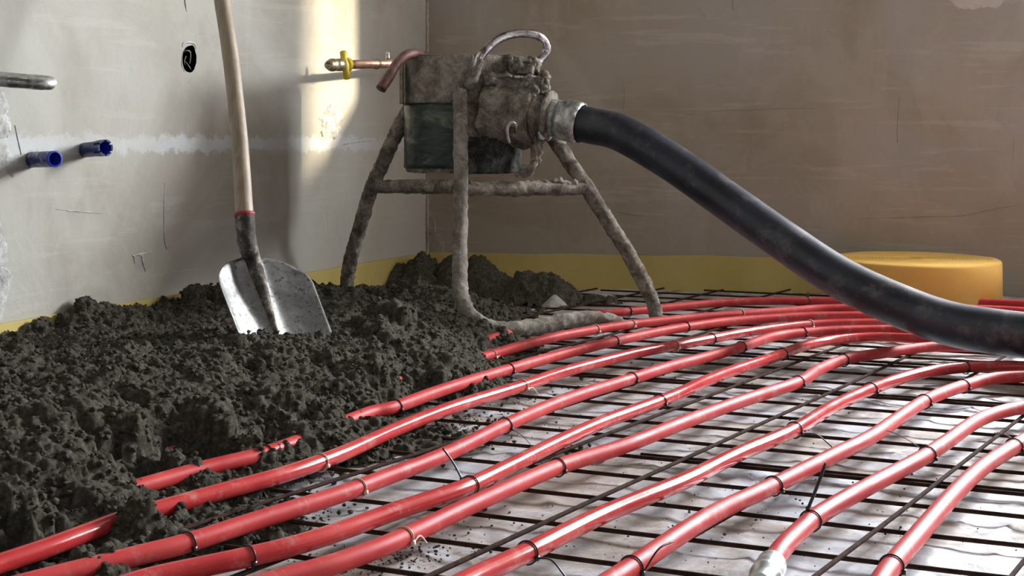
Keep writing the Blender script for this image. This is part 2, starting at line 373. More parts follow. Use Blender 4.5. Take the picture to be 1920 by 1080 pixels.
for pts, r_ in ([((1374, -5), (1375, 10), (1377, 20)), [.001, .002, .0015]], [((1548, 58), (1562, 60)), [.001, .0015]], [((1167, 150), (1172, 175), (1169, 206)), [.0005, .0012, .0016]],
                [((1688, 178), (1684, 220), (1683, 268)), [.001, .0014, .0008]], [((1902, 258), (1900, 298)), [.0012, .0008]], [((1305, 10), (1325, 32)), [.0008, .0014]],
                [((1290, 215), (1380, 206), (1560, 202)), [.0003, .0008, .0003]], [((1155, 396), (1190, 403), (1220, 405)), [.0004, .0014, .0005]],
                [((1580, 410), (1660, 408), (1740, 405), (1800, 404), (1850, 394), (1918, 382)), [.0003, .0008, .0014, .0012, .0018, .0006]]):
    wall_ridge(pts, BW, r_, MW_B, wb_o)
# crumbled corner bead
g = G()
pts = [C0+nL*.003+nB*.003+Vector((.002*noise.noise(Vector((0, 0, z*30))), 0, z)) for z in np.linspace(.1, 2.4, 260)]
g.tube(pts, lambda t: .0045+.004*noise.noise(Vector((9, 1, t*160))), 8)
m = M('corner_render', rough=.9); m.col(m.ramp(m.noise(20, 5), [(.4, (.30, .20, .14)), (.6, (.55, .48, .36))])); g.obj('trim_1', m.m, kind='structure')
# wires in the socket hole
g = G()
rt = root('socket_wires', LW(355, 111, -.03), 'thin pale wires bent inside the round socket hole in the left wall', 'wires')
g = G().tube([LW(345, 100, -.05), LW(347, 95, -.02), LW(357, 98, -.01), LW(356, 120, -.02), LW(352, 132, -.04)], .0014, 8, sub=6); g.obj('wire', MGREY, rt)
g = G().tube([LW(343, 112, -.05), LW(350, 118, -.015), LW(358, 131, -.01), LW(352, 134, -.03)], .0008, 8, sub=6); g.obj('wire', MGREY, rt)
g = G().tube([LW(349, 127, -.05), LW(346, 116, -.015), LW(349, 105, -.02)], .0007, 8, sub=6); g.obj('wire', MGREY, rt)

# ------------------------------------------------------------------ plastic sheet over the floor
def inside(p, dl=0, db=0): return (p-C0).dot(nL) > dl and (p-C0).dot(nB) > db
xs = np.arange(-1.6, 3.6, .009); ys = np.arange(.95, 4.45, .009)
X, Y = np.meshgrid(xs, ys)
wx = X+.05*pnoise(X*3, Y*3, 5); wy = Y+.05*pnoise(X*3+9, Y*3, 6)
ridge = lambda s, sd, a=0: 1-np.abs(pnoise((wx*math.cos(a)+wy*math.sin(a))*s, (-wx*math.sin(a)+wy*math.cos(a))*s*2.2, sd))*2.6
Z = .0026*np.clip(ridge(3, 1, .3), 0, 1)**3+.0024*np.clip(ridge(5, 2, 1.3), 0, 1)**3+.0025*np.clip(ridge(9, 3, -.5), 0, 1)**3+.003*pnoise(X*5, Y*5, 4)
Z = np.clip(Z, -.003, .0095)
pk = F(1050, 578)
for (px, py, hh, sx, sy, rot) in ((1040, 580, .045, .05, .03, .3), (1075, 574, .03, .03, .05, -.2), (1130, 562, .02, .1, .02, 0)):
    q = F(px, py); dx, dy = X-q.x, Y-q.y; a, b_ = dx*math.cos(rot)+dy*math.sin(rot), -dx*math.sin(rot)+dy*math.cos(rot)
    Z += hh*np.clip(1-np.sqrt((a/sx)**2+(b_/sy)**2), 0, 1)
nx, ny = len(xs), len(ys)
dL = (X-C0.x)*nL.x+(Y-C0.y)*nL.y; dB = (X-C0.x)*nB.x+(Y-C0.y)*nB.y
ok = (dL > .004) & (dB > .004)
def grid_mesh(name, X, Y, Z, ok, mat):
    ny, nx = X.shape; idx = np.full(X.shape, -1); 
    q = ok[:-1, :-1] & ok[1:, :-1] & ok[:-1, 1:] & ok[1:, 1:]
    use = np.zeros_like(ok); use[:-1, :-1] |= q; use[1:, :-1] |= q; use[:-1, 1:] |= q; use[1:, 1:] |= q
    idx[use] = np.arange(use.sum()); V = np.stack([X[use], Y[use], Z[use]], 1)
    j, i = np.nonzero(q); Fc = np.stack([idx[j, i], idx[j, i+1], idx[j+1, i+1], idx[j+1, i]], 1)
    me = bpy.data.meshes.new(name); me.vertices.add(len(V)); me.vertices.foreach_set('co', V.ravel())
    me.loops.add(Fc.size); me.loops.foreach_set('vertex_index', Fc.ravel()); me.polygons.add(len(Fc))
    me.polygons.foreach_set('loop_start', np.arange(0, Fc.size, 4)); me.polygons.foreach_set('loop_total', np.full(len(Fc), 4))
    me.polygons.foreach_set('use_smooth', np.ones(len(Fc), bool)); me.update(calc_edges=True); me.validate(); me.materials.append(mat); return me
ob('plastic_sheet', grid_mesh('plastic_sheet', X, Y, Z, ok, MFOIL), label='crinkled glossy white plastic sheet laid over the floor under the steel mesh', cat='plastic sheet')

# ------------------------------------------------------------------ steel mesh
BR = .0029
rt = root('reinforcing_mesh', (.5, 2.4, 0), 'rusty dark steel reinforcing mesh lying on the plastic sheet under the red pipes', 'steel mesh')
def bar(n_, off, z, tmin=-9, tmax=9):
    n_ = Vector((n_[0], n_[1], 0)); d = Vector((n_.y, -n_.x, 0)); pts = []
    for t in np.arange(-4.5, 4.5, .06):
        p = n_*off+d*t
        if not inside(p, .03, .05) or p.y < 1.0 or p.x > 3.3 or p.y > 4.2: continue
        if p.x < -.5*p.y-.15: continue
        if not (tmin < p.x < tmax): continue
        pts.append(p+Vector((0, 0, z+.0012*noise.noise(Vector((t*3, off*9, z)))))+n_*.004*noise.noise(Vector((t*1.2, off*5, 3))))
    if len(pts) < 4: return
    G().tube(pts, BR, 6).obj('steel_bar', MBAR, rt)
mT = (math.sin(R(23)), math.cos(R(23))); mL = (-math.cos(R(33)), math.sin(R(33)))
offs = [1.17, 1.285, 1.40, 1.521, 1.65, 1.775, 1.89, 2.01, 2.13]+[2.255+.122*k for k in range(16)]
for o_ in offs: bar(mT, o_, .0128)
for k in range(-2, 13): bar(mL, .5+.173*k, .0180)
# sheet lap: a few extra doubled bars
for o_ in (1.905, 2.52, 2.9, 3.27): bar(mT, o_, .0132, .15 if o_ < 2 else -.2, 1.0)

# ------------------------------------------------------------------ red heating pipes
PR = .0112; ZP = .0325
PIPES = [
 ('red heating pipe nearest the bottom right corner, running to the right edge',
  [(1628, 1130), (1663, 1073), (1713, 1013), (1790, 925), (1843, 876), (1896, 841), (1935, 820), (2010, 795)]),
 ('red heating pipe ending in a silver press fitting at the bottom edge',
  [(1442, 1068), (1465, 1030), (1505, 990), (1533, 967), (1597, 929), (1678, 886), (1730, 858), (1773, 830), (1829, 791), (1878, 772), (1935, 762), (2010, 758)]),
 ('red heating pipe just left of the pipe with the silver fitting',
  [(1120, 1105), (1175, 1070), (1280, 999), (1350, 957), (1449, 911), (1561, 855), (1632, 820), (1685, 784), (1727, 756), (1762, 739), (1808, 723), (1860, 710), (1925, 706), (2010, 706)]),
 ('glossy red heating pipe, fourth from the bottom right corner, tied with black',
  [(840, 1108), (893, 1080), (992, 1034), (1132, 964), (1280, 903), (1385, 851), (1487, 807), (1561, 763), (1625, 733), (1678, 713), (1739, 697), (1816, 688), (1893, 687), (1990, 690)]),
 ('red heating pipe, fifth from bottom right corner, beige tie near its lower end',
  [(460, 1105), (540, 1082), (640, 1053), (745, 1013), (886, 946), (1045, 876), (1168, 837), (1280, 793), (1385, 754), (1496, 717), (1533, 694), (1585, 674), (1662, 661), (1739, 651), (1820, 650), (1930, 655)]),
 ('glossy red heating pipe, sixth from bottom right corner, black tie with upright tail',
  [(220, 1102), (298, 1080), (457, 1046), (554, 1022), (640, 995), (745, 957), (869, 915), (957, 874), (1045, 830), (1132, 791), (1231, 755), (1280, 735), (1320, 716), (1380, 693), (1450, 670), (1507, 649), (1565, 637), (1642, 632), (1739, 636), (1830, 640)]),
 ('pale dusty red heating pipe running from the bottom left corner to below the hose',
  [(20, 1102), (106, 1080), (241, 1046), (351, 1018), (481, 976), (640, 926), (710, 900), (837, 851), (946, 798), (1062, 749), (1175, 713), (1257, 687), (1334, 667), (1392, 650), (1450, 631), (1504, 624), (1565, 620), (1662, 618), (1730, 621), (1830, 628)]),
 ('glossy red heating pipe crossing the near edge of the mortar heap',
  [(-60, 1078), (0, 1057), (80, 1030), (160, 1000), (241, 970), (308, 952), (385, 930), (530, 890), (640, 851), (745, 804), (851, 763), (978, 724), (1062, 696), (1180, 665), (1265, 648), (1334, 635), (1411, 621), (1515, 609), (1604, 606), (1700, 607), (1830, 612)]),
 ('red heating pipe half buried in the mortar heap beside the mesh',
  [(120, 952), (200, 930), (289, 905), (385, 878), (501, 849), (600, 812), (688, 776), (741, 763), (833, 730), (953, 693), (1040, 668), (1102, 652), (1151, 640), (1236, 622), (1300, 611), (1373, 602), (1488, 594), (1585, 592), (1700, 593), (1850, 598)]),
 ('red heating pipe emerging from the heap beside the curved foot of the stand',
  [(150, 900), (225, 882), (320, 852), (420, 815), (520, 784), (603, 757), (720, 722), (820, 696), (904, 671), (969, 651), (1036, 633), (1116, 618), (1184, 608), (1284, 597), (1388, 589), (1488, 582), (1554, 578), (1700, 577), (1850, 580), (1960, 586)]),
 ('farthest red heating pipe, passing behind the right foot of the stand',
  [(850, 660), (916, 637), (1000, 612), (1090, 592), (1180, 584), (1257, 576), (1373, 566), (1488, 564), (1560, 564), (1700, 564), (1850, 567), (1960, 571)]),
]
PATH = []
for i, (lab, pts) in enumerate(PIPES):
    P = [F(px, py, ZP) for px, py in pts]
    d_ = (P[-1]-P[-2]).normalized(); P.append(P[-1]+(d_*.8+uB).normalized()*.22); P.append(P[-1]+(d_*.15+uB).normalized()*.4); P.append(P[-1]+uB*1.0)
    Q = cr(P, 8)
    PATH.append(Q)
    o = G().tube(Q, PR, 20).obj('heating_pipe', MPIPES[1 if i in (3, 5, 7) else 0], label=lab, cat='pipe', group='red underfloor heating pipes')
    if i == 1:   # press fitting
        d = (Q[0]-Q[4]).normalized(); g = G()
        g.lathe([(-.020, PR), (-.020, .0150), (-.016, .0158), (-.012, .0150), (-.004, .0148), (.0, .0162), (.006, .0162), (.010, .0148), (.016, .0148), (.020, .0165), (.026, .0165), (.030, .0135), (.055, .0135), (.055, .008), (.02, .008)], Q[0], d, 32)
        f = autosmooth(g.obj('press_fitting', MSILVER, o, label='silver metal press fitting on the pipe end'))
# cable ties ---------------------------------------------------------------
PN = ['rightmost pipe', 'pipe with silver fitting', 'third pipe from bottom right', 'fourth pipe from bottom right', 'fifth pipe from bottom right',
      'sixth pipe from bottom right', 'pale pipe from bottom left corner', 'pipe crossing the heap edge', 'half buried pipe', 'pipe beside curved stand foot', 'farthest pipe']
TIES = [  # pipe, px, py, colour, tail end px,py,z (or None)
 (0, 1672, 1062, 'b', None), (0, 1903, 838, 'b', (1865, 812, .025)),
 (1, 1523, 977, 'b', (1548, 868, 'up')), (1, 1738, 853, 'b', (1628, 797, .03)),
 (2, 1183, 1064, 'b', (1262, 1015, .05)), (2, 1452, 911, 'b', None), (2, 1733, 753, 'b', None), (2, 1808, 724, 'b', None),
 (3, 990, 1036, 'b', (1062, 1084, .02)), (3, 1490, 806, 'b', (1560, 838, .012)), (3, 1633, 730, 'b', None), (3, 1812, 689, 'b', None),
 (4, 757, 1008, 'w', (800, 1018, .02)), (4, 1045, 876, 'b', None), (4, 1497, 717, 'b', None), (4, 1582, 675, 'b', None),
 (5, 465, 1044, 'b', None), (5, 881, 910, 'b', (830, 840, 'up')), (5, 1237, 753, 'b', None), (5, 1468, 664, 'b', None),
 (6, 351, 1018, 'b', (358, 1048, .01)), (6, 670, 915, 'w', None), (6, 946, 798, 'b', (1018, 870, .02)), (6, 1183, 710, 'b', None), (6, 1390, 651, 'b', None), (6, 1507, 624, 'b', None),
 (7, 597, 866, 'w', None), (7, 978, 724, 'w', (1010, 742, .01)), (7, 1264, 648, 'w', (1272, 662, .01)), (7, 1334, 635, 'b', None), (7, 1520, 609, 'w', (1535, 616, .01)),
 (8, 498, 850, 'b', None), (8, 743, 763, 'b', None), (8, 955, 693, 'b', None), (8, 1152, 640, 'b', None), (8, 1284, 613, 'b', None),
 (9, 922, 666, 'w', (948, 678, .01)), (9, 1117, 618, 'w', (1132, 628, .01)), (9, 1184, 608, 'w', None), (9, 1390, 589, 'w', (1402, 594, .01)),
 (10, 1178, 584, 'b', None), (10, 1515, 564, 'b', (1514, 548, 'up')),
]
cnt = {}
for t in TIES: cnt[t[0]] = cnt.get(t[0], 0)+1
ordn = ['nearest', 'second', 'third', 'fourth', 'fifth', 'sixth', 'seventh']; seen = {}
for (pi, px, py, colr, tail) in TIES:
    k = seen.get(pi, 0); seen[pi] = k+1
    tgt = F(px, py, ZP); Q = PATH[pi]; i = min(range(1, len(Q)-1), key=lambda j: (Q[j]-tgt).length)
    a = Q[i-1]; d = (Q[i+1]-Q[i-1]).normalized(); c = Q[i] + d*(tgt-Q[i]).dot(d)
    X_ = d.cross(Vector((0, 0, 1))).normalized(); up = Vector((0, 0, 1)); g = G()
    # loop hugging pipe and bar, tilted slightly
    lp = []
    for q in range(33):
        an = 2*math.pi*q/32; x_ = math.cos(an); y_ = math.sin(an)
        rr = PR+.0012; dz = y_*rr if y_ > 0 else y_*(rr+.001)
        lp.append(c+X_*x_*rr*(1 if y_ > -.6 else .9)+up*dz+d*(.002*x_))
    g.tube(lp, .0011 if colr == 'b' else .0010, 6, cap=False)
    side = X_ if (X_.y > 0) else -X_
    near = -side
    hd = (c+near*(PR+.002)+up*-.004) if tail is None or tail[2] != 'up' else c+side*.003+up*(PR+.0025)
    if tail and tail[2] == 'up' and pi == 5: hd = c+side*(PR+.001)+up*.006
    g.box(hd, .0026, .002, .0024, X=d, Y=X_)
    col_ = 'black' if colr == 'b' else 'beige'
    where = 'nearest to camera' if k == 0 else ordn[k]+' from camera'
    o = g.obj('cable_tie', MTIEB if colr == 'b' else MTIEW, label=f'{col_} tie{" with loose tail" if tail else ""} on {PN[pi]}, {where}', cat='cable tie', group='cable ties holding the pipes to the mesh')
    if tail:
        if tail[2] == 'up':
            e = U(tail[0], tail[1], hd.y+.01); md = (hd+e)/2+d*.003
            rad = (lambda t: .0021 if t < .93 else .0012) if pi == 1 else (lambda t: .0014)
        else:
            e = F(*tail); md = (hd+e)/2+up*.008; rad = lambda t: .0011
            if colr == 'b' and pi in (1, 6): rad = lambda t: .0006
        G().tube([hd, md, e], rad, 6, sub=6).obj('tie_tail', MTIEB if colr == 'b' else MTIEW, o)

# ------------------------------------------------------------------ mortar heap (height field with clods)
CP = [(0,628,.09),(60,604,.105),(120,604,.092),(168,568,.128),(195,572,.12),(225,598,.092),(262,600,.085),(310,600,.078),(345,585,.09),(385,548,.12),(430,590,.11),(560,610,.10),
 (620,572,.07),(650,575,.055),(700,565,.055),(780,525,.10),(830,540,.10),(740,545,.075),
 (100,680,.12),(250,660,.118),(400,640,.112),(530,632,.11),(650,605,.10),(730,590,.125),(820,590,.10),(870,580,.065),
 (100,760,.125),(250,740,.13),(400,730,.12),(550,700,.12),(700,660,.105),(800,645,.085),(875,650,.07),
 (50,830,.10),(200,830,.085),(350,830,.07),(480,800,.07),(620,735,.065),(700,728,.06),(800,695,.05),(870,690,.06),(860,705,.045),
 (20,880,.10),(60,920,.085),(120,950,.05),(200,925,.05),(40,985,.03),(0,1010,.028),(100,985,.03),(-60,950,.04),(-60,850,.1),
 (250,915,.075),(300,915,.018),(400,885,.012),(490,862,.012),(535,803,.062),(620,768,.065),(575,785,.065),(655,752,.055),(225,893,.030),(160,895,.065),(310,845,.05),(345,893,.004),(375,888,.004),(603,768,.036),(560,775,.06),(645,760,.055),
 (300,970,.028),(390,940,.016),(200,990,.066),(250,1000,.03),(200,1005,.045),(150,1020,.012),(80,1050,.0),(0,1078,-.005),(40,1095,-.01),(110,1065,.0),
 (450,965,.03),(350,985,.035),(550,975,.014),(250,1015,.03),(150,1055,.005),(190,1030,.02),
 (760,822,.018),(850,835,.018),(650,855,.014),(560,885,.012),(820,800,.012),(700,790,.012),
 (950,720,-.02),(880,775,-.02),(940,800,-.02),(800,765,-.01),(730,780,.002),(960,850,-.03),(700,900,-.02),(620,930,-.014),(650,1000,-.03),(520,1060,-.012),(420,1070,.0),(330,1060,.012),(300,1100,.0),
 (900,1000,-.05),(1000,655,-.02),(1010,625,-.01),(940,608,.055),(925,645,.05),(960,620,.045),(930,635,.055),(935,680,.0),(970,600,.012),(1100,700,-.05),(1090,600,-.03),(950,570,.02),(1020,575,-.012),(1200,800,-.08),(700,1100,-.05)]
W_ = np.array([[*F(px, py, z)[:2], z] for px, py, z in CP]); 
def tps(W_, lam=2e-4):
    n = len(W_); d = np.hypot(W_[:, None, 0]-W_[None, :, 0], W_[:, None, 1]-W_[None, :, 1]); K = d   # linear kernel: no overshoot
    A = np.zeros((n+3, n+3)); A[:n, :n] = K - lam*np.eye(n)*20; P = np.c_[np.ones(n), W_[:, :2]]; A[:n, n:] = P; A[n:, :n] = P.T
    s = np.linalg.solve(A, np.r_[W_[:, 2], 0, 0, 0]); return s
sol = tps(W_)
def basez(x, y):
    z = sol[-3]+sol[-2]*x+sol[-1]*y
    for (a, b_, _), s_ in zip(W_, sol[:-3]): z = z+s_*np.hypot(x-a, y-b_)
    return z
def heap(name, x0, x1, y0, y1, step, base, nclod, rmin, rmax, extra, seed, sink=.004, off=.014):
    xs = np.arange(x0, x1, step); ys = np.arange(y0, y1, step); X, Y = np.meshgrid(xs, ys)
    r = np.random.default_rng(seed)
    B = base(X, Y); dL = (X-C0.x)*nL.x+(Y-C0.y)*nL.y; dB = (X-C0.x)*nB.x+(Y-C0.y)*nB.y
    B = B-np.where(B > .0, np.minimum(off, np.maximum(B, 0)*.35), 0)+.012*pnoise(X*7, Y*7, seed)*np.clip(B/.05, .3, 1)+.012*pnoise(X*17, Y*17, seed+1)*np.clip(B/.05, .2, 1)
    Hh = B.copy()
    ex = extra
    cl = [(x, y, q, q*.55) for x, y, q in ex]
    cx = r.uniform(x0, x1, nclod); cy = r.uniform(y0, y1, nclod)
    rad = rmin*(1-r.random(nclod)*(1-(rmin/rmax)**2.4))**(-1/2.4)
    for x, y, q in zip(cx, cy, rad): cl.append((x, y, q, q*r.uniform(-.75, .1)))
    wxn = .35*pnoise(X*90, Y*90, seed+2)+.25*pnoise(X*40, Y*40, seed+12); wyn = .35*pnoise(X*90, Y*90, seed+3)+.25*pnoise(X*40, Y*40, seed+13)
    for x, y, q, dz in cl:
        i0 = max(0, int((x-q*1.5-x0)/step)); i1 = min(len(xs), int((x+q*1.5-x0)/step)+2); j0 = max(0, int((y-q*1.5-y0)/step)); j1 = min(len(ys), int((y+q*1.5-y0)/step)+2)
        if i1 <= i0 or j1 <= j0: continue
        ic = min(len(xs)-1, max(0, int((x-x0)/step))); jc = min(len(ys)-1, max(0, int((y-y0)/step)))
        b0 = B[jc, ic]
        if b0 < -.012: continue
        e = r.uniform(.7, 1.3)
        dx = (X[j0:j1, i0:i1]-x)+wxn[j0:j1, i0:i1]*q; dy = (Y[j0:j1, i0:i1]-y)*e+wyn[j0:j1, i0:i1]*q
        d2 = dx*dx+dy*dy; s = np.where(d2 < q*q, np.sqrt(np.maximum(q*q-d2, 0))*.9+b0+dz, -9)
        Hh[j0:j1, i0:i1] = np.maximum(Hh[j0:j1, i0:i1], s)
    fine = np.abs(pnoise(X*130, Y*130, seed+4))*.0055+pnoise(X*60, Y*60, seed+5)*.005-.002
    Hh += fine
    ok = (dL > .014) & (dB > .014) & (Hh > sink)
    return X, Y, Hh, ok
ex = []
r2 = np.random.default_rng(5)
for (px, py, z, q, n) in ((170,590,.11,.03,22),(250,600,.09,.022,10),(385,562,.10,.03,14),(60,620,.085,.02,8),(735,600,.11,.03,18),(715,625,.10,.025,12),(20,880,.10,.03,12),(40,940,.085,.025,12),(830,545,.09,.02,8),(330,860,.05,.018,8)):
    p = F(px, py, z)
    for k in range(n): ex.append((p.x+r2.normal()*q*.9, p.y+r2.normal()*q*.9, q*r2.uniform(.35, 1.0)))
X, Y, Hh, ok = heap('m', -1.25, .35, 1.2, 3.75, .0032, basez, 60000, .004, .022, ex, 21)
# trim: nothing past the toe line to the right
mort = ob('mortar_heap', grid_mesh('mortar_heap', X, Y, Hh, ok, MMORT), label='large crumbly heap of dark screed mortar over the left side of the floor', cat='mortar heap', kind='stuff')
# far mound in the corner under the stand
MP = [(745,490,.118,4.25),(790,478,.125,4.22),(850,478,.125,4.2),(900,480,.118,4.15),(925,505,.10,4.1),(945,522,.07,4.05),(985,512,.09,3.98),(1018,512,.085,3.95),(1040,526,.06,3.92),(1065,545,.03,3.9),(1110,550,.012,3.9),(1140,552,.008,3.9)]
bl = []
for px, py, z, Yd in MP:
    p = U(px, py, Yd); bl.append((p.x, Yd, p.z+.0))
def mound(x, y):
    z = np.full(x.shape, -.05)
    for (a, yd, h) in bl:
        d = np.hypot((x-a)/1.0, (y-yd)/1.5); z = np.maximum(z, h*(1.05-(d/.07)**1.5*.6) if h > .06 else h*1.0-(d/.05)**2*.05)
    return z
X2, Y2, H2, ok2 = heap('f', -.55, .4, 3.55, 4.42, .0045, mound, 6000, .005, .018, [], 33, off=.004)
ok2 &= H2 > .006
ob('mortar_mound', grid_mesh('mortar_mound', X2, Y2, H2, ok2, MMORT), label='small dark mortar mound against the yellow edge strip in the far corner', cat='mortar mound', kind='stuff')
# crumbs on the sheet and overhanging clods on the heap
t_ = (1+5**.5)/2
IV = [Vector(v).normalized() for v in ((-1,t_,0),(1,t_,0),(-1,-t_,0),(1,-t_,0),(0,-1,t_),(0,1,t_),(0,-1,-t_),(0,1,-t_),(t_,0,-1),(t_,0,1),(-t_,0,-1),(-t_,0,1))]
IF = [(0,11,5),(0,5,1),(0,1,7),(0,7,10),(0,10,11),(1,5,9),(5,11,4),(11,10,2),(10,7,6),(7,1,8),(3,9,4),(3,4,2),(3,2,6),(3,6,8),(3,8,9),(4,9,5),(2,4,11),(6,2,10),(8,6,7),(9,8,1)]
g = G(); rr_ = random.Random(3)
def crumb(p, q):
    b0 = len(g.V)
    for v in IV: g.V.append(p+Vector((v.x, v.y, v.z*.75))*q*rr_.uniform(.6, 1.2))
    g.F.extend(tuple(b0+i for i in f) for f in IF)
ymin_, xmin_, st_ = 1.2, -1.25, .0032
for k in range(34000):
    i_ = rr_.randrange(X.shape[1]); j_ = rr_.randrange(X.shape[0])
    if not ok[j_, i_] or Hh[j_, i_] < .012 or abs(X[j_, i_]) > .4*Y[j_, i_]+.05: continue
    i2 = min(i_+rr_.choice((-1, 0, 1)), X.shape[1]-1); j2 = max(j_-1, 0); dz_ = Hh[j_, i_]-Hh[j2, i2]
    if not ok[j2, i2]: dz_ = 0
    for e_ in range(1+min(4, int(abs(dz_)/.0035))):
        q = .0016+.0052*rr_.random()**2.5; t = rr_.random() if e_ else 0
        crumb(Vector((X[j_, i_]*(1-t)+X[j2, i2]*t, Y[j_, i_]*(1-t)+Y[j2, i2]*t, Hh[j_, i_]-dz_*t+q*rr_.uniform(-.3, .5))), q)
cl_ = g.obj('loose_clods', MMORT, smooth=True, kind='stuff'); cl_.parent = mort
g = G()
def scat(px, py, sx, sy, n, q0=.0012, q1=.005):
    for k in range(n):
        x_ = rr_.gauss(px, sx); y_ = rr_.gauss(py, sy)
        if y_ < 560 or y_ > 1120: continue
        p = F(x_, y_, 0); q = q0+(q1-q0)*rr_.random()**3
        if inside(p, .03, .03): crumb(p+Vector((0, 0, .004+q*.4)), q)
for a in ((880,790,40,14,120),(760,820,80,20,200),(650,870,80,18,160),(900,745,50,14,90),(560,960,60,20,160),(480,1010,60,20,120),(980,760,60,15,40),(700,1060,70,16,150,.001,.003),(760,1040,60,12,100,.001,.003),
          (850,950,60,20,40),(1000,800,70,20,40),(1000,640,40,6,60),(1030,850,50,15,40),(1100,860,40,14,25),(1250,700,40,8,25),(1400,800,160,50,60,.001,.0025),(1500,950,200,60,60,.001,.0025),
          (1300,1000,150,40,60,.001,.0025),(1080,720,60,15,40),(1600,1000,150,50,40,.001,.0022),(950,990,100,30,60,.001,.003)): scat(*a)
g.obj('mortar_crumbs', MMORT, smooth=False, label='scattered dark mortar crumbs lying on the plastic sheet between the pipes', cat='crumbs', kind='stuff')

# ------------------------------------------------------------------ yellow edge strips and foam roll
SH = .112
def strip(A, d, n, L, name, mat, label, seed):
    g = G(); N = int(L/.02)
    for i in range(N+1):
        s_ = L*i/N; w_ = .0025*(noise.noise(Vector((s_*6, seed, 0)))+1); top = SH+.003*noise.noise(Vector((s_*5, seed, 5)))
        for (o_, z) in ((.0012+w_, .0), (.009+w_, .0), (.009+w_*.6, top*.5), (.009+w_, top), (.0012+w_, top)): g.V.append(A+d*s_+n*o_+Vector((0, 0, z)))
    for i in range(N):
        for k in range(5): g.F.append((i*5+k, i*5+(k+1) % 5, (i+1)*5+(k+1) % 5, (i+1)*5+k))
    g.F.append((0, 1, 2, 3, 4)); g.F.append(tuple(N*5+k for k in (4, 3, 2, 1, 0)))
    return autosmooth(g.obj(name, mat, label=label, cat='edge strip'), 50)
strip(C0+wL*.012, wL, nL, 3.2, 'foam_edge_strip', MFOAM, 'yellow foam edge strip along the foot of the left wall behind the mortar heap', 1.)
strip(C0+uB*.012+nB*0, uB, nB, 1.52, 'foam_edge_strip', MFOAM, 'yellow foam edge strip along the foot of the back wall leading to the foam roll', 2.)
rc = Vector((.302*3.915, 3.915, .0255)); rr0 = .243; g = G()
prof = [(0, .03), (0, rr0-.006), (.004, rr0), (SH-.009, rr0-.001), (SH-.003, rr0-.004), (SH, rr0-.010)]
for k in range(1, 22):
    q = rr0-.012-k*.0098; prof += [(SH-.002, q+.001), (SH+.0005*((k*7) % 3-1), q-.003), (SH, q-.007)]
prof += [(SH-.03, .028)]
g.lathe(prof, rc-Vector((0, 0, .0)), (0, 0, 1), 96)
o = g.obj('foam_roll', MROLL, label='orange-yellow roll of foam edge strip lying on the pipes behind the black hose', cat='foam roll'); rough(o, .0025, 5, 2)

# ------------------------------------------------------------------ shovel
phi, be = R(44), R(37)
Wd = Vector((math.cos(phi), math.sin(phi), 0)); n0 = Vector((math.sin(phi), -math.cos(phi), 0)); up = Vector((0, 0, 1))
Ad = (-up*math.cos(be)+n0*math.sin(be)); Nn = (up*math.sin(be)+n0*math.cos(be))
S0 = U(467, 487, 2.68)                       # where blade meets socket
rt = root('shovel', (S0+Ad*.19), 'round-shouldered steel shovel with a long wooden handle standing in the mortar heap', 'shovel')
g = G(); NU, NV = 36, 34; BL, BW_ = .265, .108
def bpt(u, v, off=0):
    # u -1..1 across, v 0..1 down; rounded shoulders, dished section, central socket ridge fading out
    s_ = v*BL; hw = BW_*min(1, (1-(1-min(v/.34, 1))**2.2)**.6*.78+.22) * (1-.06*v)
    if v < .004: hw = BW_*.2
    x_ = u*hw; au = abs(x_)/BW_
    dish = .036*au**2.0 + (.006*max(0, au-.85)/.15 if au > .85 else 0)
    rid = .020*max(0, 1-v*1.15)**.8*math.exp(-(x_/.019)**2)
    gro = -.005*math.exp(-((abs(x_)-.032)/.014)**2)*max(0, 1-v*1.2)
    sh = .010*(1-min(v/.18, 1))**2
    return S0 + Ad*(s_-.004*(1-au*au)) + Wd*x_ + Nn*(dish+rid+gro+sh-.012+off)
for sgn, off in ((0, 0), (1, -.002)):
    for j in range(NV+1):
        for i in range(NU+1): g.V.append(bpt(-1+2*i/NU, j/NV, off))
K = (NU+1)*(NV+1)
for j in range(NV):
    for i in range(NU):
        a = j*(NU+1)+i; f = (a, a+1, a+NU+2, a+NU+1); g.F.append(f); g.F.append(tuple(q+K for q in f)[::-1])
bd = [j*(NU+1) for j in range(NV+1)]+[NV*(NU+1)+i for i in range(1, NU+1)]+[j*(NU+1)+NU for j in range(NV-1, -1, -1)]+[i for i in range(NU-1, 0, -1)]
for i in range(len(bd)): a, b_ = bd[i], bd[(i+1) % len(bd)]; g.F.append((a, b_, b_+K, a+K))
g.obj('blade', MBLADE, rt)
# handle path (seen in the photo as a gentle bend), leaning back towards the left wall
Yh = lambda py: 2.645+.20*(484-py)/484*1.0
hp = [U(px, py, Yh(py)) for px, py in ((459, 408), (457, 380), (454, 330), (450, 270), (443, 200), (434, 120), (424, 50), (413, -20), (400, -120), (386, -230), (374, -330), (362, -430))]
G().tube(hp, [.0185, .0178, .0172, .0172, .0170, .0165, .016, .0155], 20, sub=5).obj('handle', MWOOD, rt)
sk = [S0+Ad*.17+Nn*-.004, S0+Ad*.10+Nn*.002, S0+Ad*.05+Nn*.008, S0+Nn*.010, U(465, 462, 2.650), U(462, 440, 2.655), U(460, 415, 2.662), U(459, 402, 2.668)]
o = G().tube(sk, [.004, .009, .013, .017, .0185, .0190, .0195, .0200], 20, sub=6).obj('socket', MSOCK, rt); rough(o, .0015, 60)
G().tube([U(459, 406, 2.667), U(458.6, 399, 2.669)], .0207, 20).obj('red_band', MREDP, rt, label='red painted band at the top of the socket')

